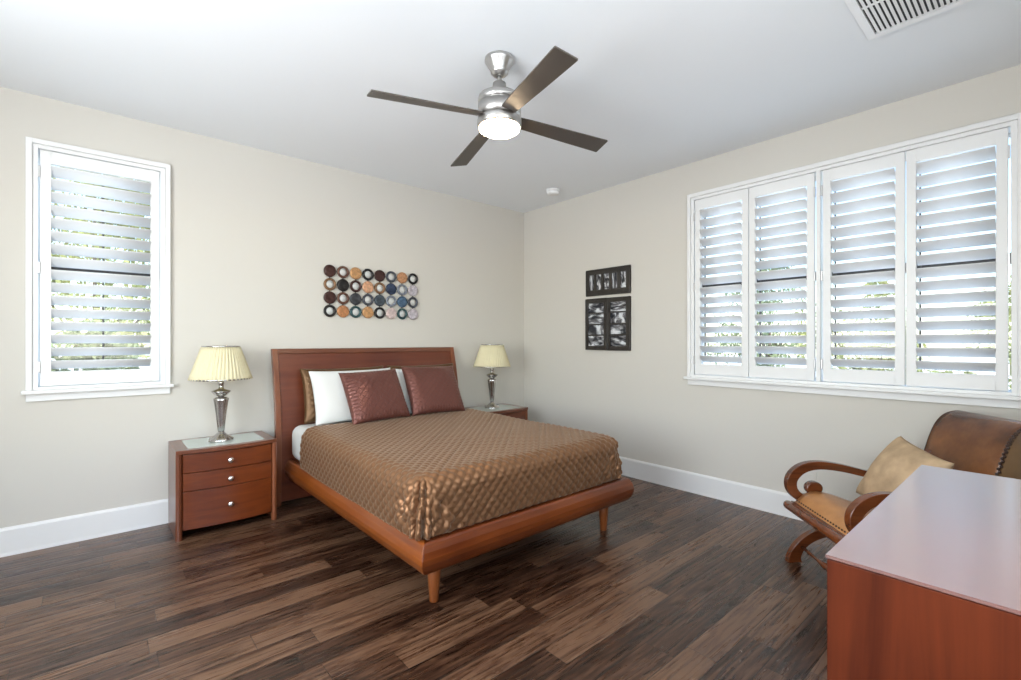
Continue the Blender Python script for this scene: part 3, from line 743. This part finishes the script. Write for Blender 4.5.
mb.build('mounting_grid', M['frameb'], art, world=True)

# ------------------------------------------------------------------ photo frames on the right wall
def collage(label, y0, y1, z0, z1, cells, seed):
    t = thing('collage_frame', label, 'picture frame', (0, (y0 + y1) / 2, (z0 + z1) / 2), 0, 'black collage frames')
    mb = MB(); mb.box(-.006, 0, y0 + .004, y1 - .004, z0 + .004, z1 - .004); mb.build('backing', M['frameb'], t, world=True)
    us = sorted({y0, y1} | {c[0] for c in cells} | {c[1] for c in cells}); zs = sorted({z0, z1} | {c[2] for c in cells} | {c[3] for c in cells})
    mb = MB()
    for a, b_ in zip(us, us[1:]):
        for p, q in zip(zs, zs[1:]):
            cy, cz = (a + b_) / 2, (p + q) / 2
            if not any(c[0] < cy < c[1] and c[2] < cz < c[3] for c in cells): mb.box(-.018, -.005, a, b_, p, q)
    mb.build('frame', M['frameb'], t, world=True)
    mb = MB()
    e = .012
    for b4 in ((y0, y1, z0, z0 + e), (y0, y1, z1 - e, z1), (y0, y0 + e, z0 + e, z1 - e), (y1 - e, y1, z0 + e, z1 - e)): mb.box(-.023, -.004, *b4)
    mb.build('border', M['frameb'], t, bevel=.002, world=True)
    for i, c in enumerate(cells):
        mb = MB(); mb.box(-.010, -.006, c[0] + .001, c[1] - .001, c[2] + .001, c[3] - .001)
        mb.build('photograph', photo_mat('photo', seed * 10 + i, (i + seed) % 3), t, world=True)
def cells_h(y0, y1, z0, z1, fr, v0, v1): # y runs from y0 (nearest the corner, larger) down
    w = y0 - y1; h = z1 - z0
    return [(y0 - b_ * w, y0 - a * w, z0 + v0 * h, z0 + v1 * h) for a, b_ in fr]
collage('black frame of five narrow photographs side by side, hung uppermost on the right wall', -1.463, -.940, 1.703, 1.963,
        cells_h(-.940, -1.463, 1.703, 1.963, [(.075, .185), (.24, .355), (.42, .54), (.60, .72), (.79, .91)], .22, .80), 1)
zc = lambda z0, z1, y0, y1, rows: [(y0, y1, z1 - b_ * (z1 - z0), z1 - a * (z1 - z0)) for a, b_ in rows]
collage('black frame of four stacked photographs, below the five-photo frame and nearer the corner', -1.197, -.934, 1.168, 1.676,
        zc(1.168, 1.676, -1.158, -.965, [(.09, .275), (.295, .49), (.515, .70), (.725, .92)]), 2)
collage('black frame of four stacked photographs, below the five-photo frame and nearer the window', -1.463, -1.201, 1.166, 1.674,
        zc(1.166, 1.674, -1.415, -1.235, [(.085, .265), (.29, .485), (.51, .69), (.72, .92)]), 3)

# ------------------------------------------------------------------ dresser in the foreground
t = thing('dresser', 'cherry wood dresser with glossy top in the right foreground, in front of the leather chair', 'dresser', (-2.0, -3.98, 0))
dx0, dx1, dy0, dy1, dz = -2.557, -1.438, -4.22, -3.717, .80
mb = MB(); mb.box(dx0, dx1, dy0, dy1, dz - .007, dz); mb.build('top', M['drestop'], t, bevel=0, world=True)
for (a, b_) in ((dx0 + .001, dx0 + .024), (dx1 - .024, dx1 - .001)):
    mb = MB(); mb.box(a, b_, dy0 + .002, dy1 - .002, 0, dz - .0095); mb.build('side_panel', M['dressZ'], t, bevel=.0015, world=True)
mb = MB(); mb.box(dx0 + .024, dx1 - .024, dy0 + .01, dy1 - .03, .06, dz - .008); mb.build('carcass', M['cherryX'], t, world=True)
for c_ in range(2):
    for r_, (z0, z1) in enumerate(((.585, .765), (.40, .58), (.215, .395), (.07, .21))):
        x0 = dx0 + .027 + c_ * .536; x1 = x0 + .532
        mb = MB(); mb.box(x0, x1, dy1 - .028, dy1 - .004, z0, z1); d = mb.build('drawer', M['cherryX'], t, bevel=.002, world=True)
        mb = MB(); zk = (z0 + z1) / 2; xk = (x0 + x1) / 2
        prof = [(.006, 0), (.006, .010), (.013, .018), (.012, .026), (.004, .028)]
        mb.loft([[(xk + r * math.cos(2 * PI * k / 16), dy1 - .004 + q, zk + r * math.sin(2 * PI * k / 16)) for k in range(16)] for r, q in prof], True, True); mb.build('knob', M['knob'], d, world=True)

# ------------------------------------------------------------------ leather sling armchair (local: +X forward, +Y its left)
HD = math.radians(134)
chair = thing('sling_armchair', 'carved wooden armchair with scrolled arms and brown leather sling, below the wide window', 'armchair', (-.79, -3.045, 0), HD)
CW = .575
def ribbon(name, path, thick, y0, y1, mat, n=7, bevel=.006, parent=None, lat=0):
    pts = crom(path, n); rings = []
    for i, p in enumerate(pts):
        a = pts[max(0, i - 1)]; b_ = pts[min(len(pts) - 1, i + 1)]
        tx, tz = b_[0] - a[0], b_[1] - a[1]; L = math.hypot(tx, tz) or 1; nx, nz = -tz / L, tx / L
        th = thick(i / (len(pts) - 1)) if callable(thick) else thick
        if len(p) > 2: th = p[2]
        dy_ = lat * max(0, 1 - p[1] / .24)
        y0_, y1_ = y0 + dy_, y1 + dy_
        rings.append([(p[0] + nx * th / 2, y0_, p[1] + nz * th / 2), (p[0] + nx * th / 2, y1_, p[1] + nz * th / 2), (p[0] - nx * th / 2, y1_, p[1] - nz * th / 2), (p[0] - nx * th / 2, y0_, p[1] - nz * th / 2)])
    mb = MB(); mb.loft(rings, True, False)
    o = mb.build(name, mat, parent or chair, bevel=bevel, seg=3)
    return o
front_arc = [(-.045, .004, .075), (-.045, .045, .06), (-.075, .110, .05), (-.14, .165, .05), (-.24, .205, .05), (-.38, .265, .05), (-.52, .36, .048), (-.66, .49, .040), (-.75, .65, .030), (-.815, .77, .026), (-.868, .835, .024)]
back_arc = [(-.83, .006, .07), (-.81, .05, .055), (-.72, .12, .05), (-.58, .18, .05), (-.42, .225, .05), (-.25, .270, .05), (-.10, .318, .045), (-.02, .337, .035)]
arm_path = [(-.70, .47, .032), (-.56, .485, .034), (-.43, .515, .036), (-.28, .550, .040), (-.16, .562, .044), (-.075, .542, .050), (-.022, .490, .054), (-.018, .430, .052), (-.055, .385, .046), (-.105, .375, .036)]
curl_path = [(-.110, .372, .030), (-.150, .388, .030), (-.178, .418, .040), (-.160, .446, .052), (-.120, .446, .036)]
for (y0, y1, la) in ((-.006, .034, -.035), (CW - .034, CW + .006, .035)):
    ribbon('leg', front_arc, .05, y0, y1, M['chairwood'], lat=la)
    ribbon('leg', [(p[0], p[1], p[2]) for p in back_arc], .05, y0 + .003, y1 - .003, M['chairwood'], lat=la)
for (y0, y1) in ((-.014, .030), (CW - .030, CW + .014)):
    a = ribbon('arm', arm_path, .04, y0, y1, M['chairwood'], bevel=.009)
    mb = MB(); cen = (-.142, .428); pts = []
    for k in range(26):
        an = 2 * PI * k / 26; rr = .040 + .008 * math.cos(an - .9); pts.append((cen[0] + rr * 1.1 * math.cos(an), cen[1] + rr * .92 * math.sin(an)))
    mb.prism(pts, lambda p, t: (p[0], y0 + (y1 - y0) * t, p[1])); mb.build('scroll', M['chairwood'], a, bevel=.010, seg=3)
    ribbon('scroll_neck', [(-.085, .375, .034), (-.115, .382, .034), (-.140, .400, .040)], .03, y0 + .001, y1 - .001, M['chairwood'], parent=a)
# front rail : rounded bar sticking out past the arms
def bar(name, p, q, r, mat, prof=None, sq=1.0):
    mb = MB(); P0, P1 = Vector(p), Vector(q); d = P1 - P0; L = d.length; qn = d.to_track_quat('Z', 'Y')
    prof = prof or [(r * .6, 0), (r * .92, .006), (r, .016), (r, L - .016), (r * .92, L - .006), (r * .6, L)]
    mb.loft([[P0 + qn @ Vector((rr * math.cos(2 * PI * k / 20), sq * rr * math.sin(2 * PI * k / 20), z)) for k in range(20)] for rr, z in prof], True, True)
    return mb.build(name, mat, chair)
bar('front_rail', (.004, .006, .338), (.004, CW + .028, .338), .024, M['chairwood'])
ln = CW - .03
pr = [(.009, 0), (.009, .06), (.013, .07), (.009, .08), (.010, .16), (.015, .20), (.018, .235), (.013, .250), (.018, .262), (.018, .283), (.013, .295), (.018, .31), (.015, .345), (.010, .385), (.009, ln - .08), (.013, ln - .07), (.009, ln - .06), (.009, ln)]
bar('stretcher', (-.075, .015, .10), (-.075, .015 + ln, .10), .01, M['chairwood'], pr)
bar('stretcher', (-.76, .015, .10), (-.76, .015 + ln, .10), .01, M['chairwood'], pr)
bar('top_rail', (-.885, 0, .838), (-.885, CW, .838), .018, M['chairwood'])
# leather sling
def sling(name, path, y0, y1, mat, thick=.007, ny=14, sag=.0, parent=None):
    pts = crom(path, 8); rings = []
    for i, p in enumerate(pts):
        a = pts[max(0, i - 1)]; b_ = pts[min(len(pts) - 1, i + 1)]; tx, tz = b_[0] - a[0], b_[1] - a[1]; L = math.hypot(tx, tz) or 1
        nx, nz = -tz / L, tx / L; row = []
        for j in range(ny + 1):
            f = j / ny; s_ = sag * math.sin(PI * ((y0 + (y1 - y0) * f) / CW)) * math.sin(PI * min(1, max(0, (i / (len(pts) - 1)))))
            row.append((p[0] + nx * s_, y0 + (y1 - y0) * f, p[1] + nz * s_))
        rings.append(row)
    mb = MB(); mb.loft(rings, False, True, closed=False)
    return mb.build(name, mat, parent or chair, solid=thick, bevel=0)
seat_path = [(-.022, .352), (-.045, .378), (-.085, .408), (-.14, .420), (-.22, .405), (-.32, .37), (-.42, .345), (-.53, .35), (-.60, .385), (-.66, .45)]
back_path = [(-.655, .445), (-.705, .54), (-.738, .64), (-.768, .735), (-.800, .805), (-.845, .852), (-.905, .868), (-.955, .858), (-.975, .83)]
sling('seat_sling', seat_path, .036, CW - .036, M['leather_tan'], sag=.012)
SEAM = .425
bk = sling('back_sling', back_path, -.014, SEAM, M['leather'], thick=.010)
sling('back_sling', back_path, SEAM + .004, CW + .01, M['leather_olive'], thick=.010)
# edge piping and braided seam
def pipe(name, path, y, r, mat, parent=None, beads=False):
    pts = crom(path, 8); mb = MB()
    if not beads:
        rings = []
        for i, p in enumerate(pts):
            a = pts[max(0, i - 1)]; b_ = pts[min(len(pts) - 1, i + 1)]; tx, tz = b_[0] - a[0], b_[1] - a[1]; L = math.hypot(tx, tz) or 1; nx, nz = -tz / L, tx / L
            rings.append([(p[0] + nx * r * math.cos(t), y + r * math.sin(t), p[1] + nz * r * math.cos(t)) for t in [2 * PI * k / 8 for k in range(8)]])
        mb.loft(rings, True, True)
    else:
        acc = 0; last = pts[0]; sgn = 1
        for p in pts[1:]:
            seg = math.hypot(p[0] - last[0], p[1] - last[1]); m_ = max(1, int(seg / .011))
            for q in range(m_):
                f = q / m_; cx_ = last[0] + (p[0] - last[0]) * f; cz_ = last[1] + (p[1] - last[1]) * f; sgn = -sgn
                tx, tz = (p[0] - last[0]) / (seg or 1), (p[1] - last[1]) / (seg or 1); nx, nz = -tz, tx
                o_ = -1 if True else 1
                mb.lathe((cx_ - nx * -.006, y + sgn * .005, cz_ - nz * -.006), [(.001, -r), (r * .8, -r * .5), (r, 0), (r * .8, r * .5), (.001, r)], 8)
            last = p
    return mb.build(name, mat, parent or chair)
pipe('piping', back_path, -.014, .006, M['sling_dark'], bk)
bd = pipe('braided_seam', back_path[:-1], SEAM + .002, .0085, M['sling_dark'], bk, beads=True)
bd2 = pipe('braided_seam', [(p[0] + .012, p[1] + .0) for p in back_path[:-2]], SEAM + .002, .008, M['sling_dark'], bk, beads=True)
# nail row along the front rail
mb = MB()
for k in range(22): mb.lathe((-.030, .05 + k * (CW - .10) / 21, .371), [(.004, -.003), (.004, .001), (.0025, .003), (.001, .005)], 8)
nl = mb.build('nail_row', M['sling_dark'], chair)
bar('rail_strip', (-.018, .03, .350), (-.018, CW - .03, .350), .012, M['chairwood'])

# tan cushion on the chair
def loc2w(a, l, z):
    c, s = math.cos(HD), math.sin(HD); return Vector((-.79 + a * c - l * s, -3.045 + a * s + l * c, z))
o = pillow('throw_pillow', .39, .39, .17, M['suede'], loc2w(-.455, .215, .548), 0, seed=21, quilt=0)
Rc = Matrix.Rotation(HD - PI / 2 + PI, 3, 'Z') @ Matrix.Rotation(math.radians(-30), 3, 'X') @ Matrix.Rotation(math.radians(9), 3, 'Y')
o.rotation_euler = Rc.to_euler()
tag(o, 'tan suede throw pillow leaning on the seat of the leather armchair', 'pillow')

# ------------------------------------------------------------------ garden outside the windows
def tree(name, label, cat, loc, h, r, mat, nleaf, trunk_h, seed, ls=.09, flat=1.0, group='garden plants outside the windows'):
    rnd = random.Random(seed)
    t = thing(name, label, cat, loc, 0, group)
    mb = MB()
    mb.lathe((0, 0, 0), [(.07, 0), (.05, .1 * h), (.035, trunk_h), (.015, h * .8)], 10)
    for k in range(9):
        a = rnd.random() * 6.28; z0 = trunk_h * (.5 + .6 * rnd.random()); rr = r * (.5 + .4 * rnd.random())
        p = Vector((0, 0, z0)); q = Vector((rr * math.cos(a), rr * math.sin(a), z0 + (h - z0) * (.4 + .4 * rnd.random()))); d = q - p; qn = d.to_track_quat('Z', 'Y')
        mb.loft([[p + qn @ Vector((w * math.cos(2 * PI * j / 6), w * math.sin(2 * PI * j / 6), l * d.length)) for j in range(6)] for w, l in ((.022, 0), (.006, 1))], True, True)
    mb.build('trunk', M['bark'], t)
    V = []; F = []
    cl = [(Vector((rnd.gauss(0, .42), rnd.gauss(0, .42), rnd.uniform(-.85, .85))), rnd.uniform(.25, .5)) for _ in range(26)]
    zc_ = (h + trunk_h * .45) / 2; zr = (h - trunk_h * .45) / 2
    for k in range(nleaf):
        c, s = cl[rnd.randrange(len(cl))]
        d = Vector((rnd.gauss(0, 1), rnd.gauss(0, 1), rnd.gauss(0, 1))).normalized() * s * rnd.random() ** .4
        p = c + d; w = math.sqrt(max(.05, 1 - min(1, p.z * p.z))); 
        pos = Vector((p.x * r * (.5 + .5 * w), p.y * r * (.5 + .5 * w) * flat, zc_ + max(-1, min(1, p.z)) * zr))
        q = Euler((rnd.uniform(-1.2, 1.2), rnd.uniform(-1.2, 1.2), rnd.random() * 6.28)).to_matrix(); L = ls * rnd.uniform(.6, 1.3)
        b0 = len(V)
        for v in ((-.5, 0, 0), (0, -.22, .04), (.5, 0, -.03), (0, .22, .04)): V.append(pos + q @ (Vector(v) * L))
        F += [(b0, b0 + 1, b0 + 2), (b0, b0 + 2, b0 + 3)]
    me = bpy.data.meshes.new('foliage'); me.from_pydata(V, [], F); me.materials.append(mat)
    o = bpy.data.objects.new('foliage', me); C.objects.link(o); o.parent = t
    return t
GZ = -.14
tree('garden_tree', 'leafy yellow-green tree outside the left shuttered window', 'tree', (-3.75, 5.6, GZ), 4.8, 1.6, M['leaf_yellow'], 9500, 1.1, 1, .12)
tree('garden_shrub', 'low dark green shrub outside the left shuttered window, in front of the tree', 'shrub', (-3.9, 3.0, GZ), 1.6, .65, M['leaf_green'], 2600, .3, 2, .10)
tree('garden_tree', 'pale leafy tree beyond the wide window, seen through its leftmost shutters', 'tree', (8.6, 3.9, GZ), 3.6, 1.15, M['leaf_grey'], 4200, 1.2, 3, .14)
tree('garden_tree', 'green tree beyond the wide window, seen through its second shutter from the left', 'tree', (10.5, 1.2, GZ), 3.6, 1.15, M['leaf_green'], 4200, 1.0, 4, .14)
tree('garden_shrub', 'yellow-green shrub beyond the wide window, seen through its third shutter from the left', 'shrub', (7.8, -1.65, GZ), 2.6, 1.1, M['leaf_yellow'], 4200, .5, 5, .13)
tree('garden_shrub', 'yellow-green shrub beyond the wide window, seen through its rightmost shutter', 'shrub', (8.0, -4.2, GZ), 2.5, 1.1, M['leaf_yellow'], 4200, .5, 6, .13)
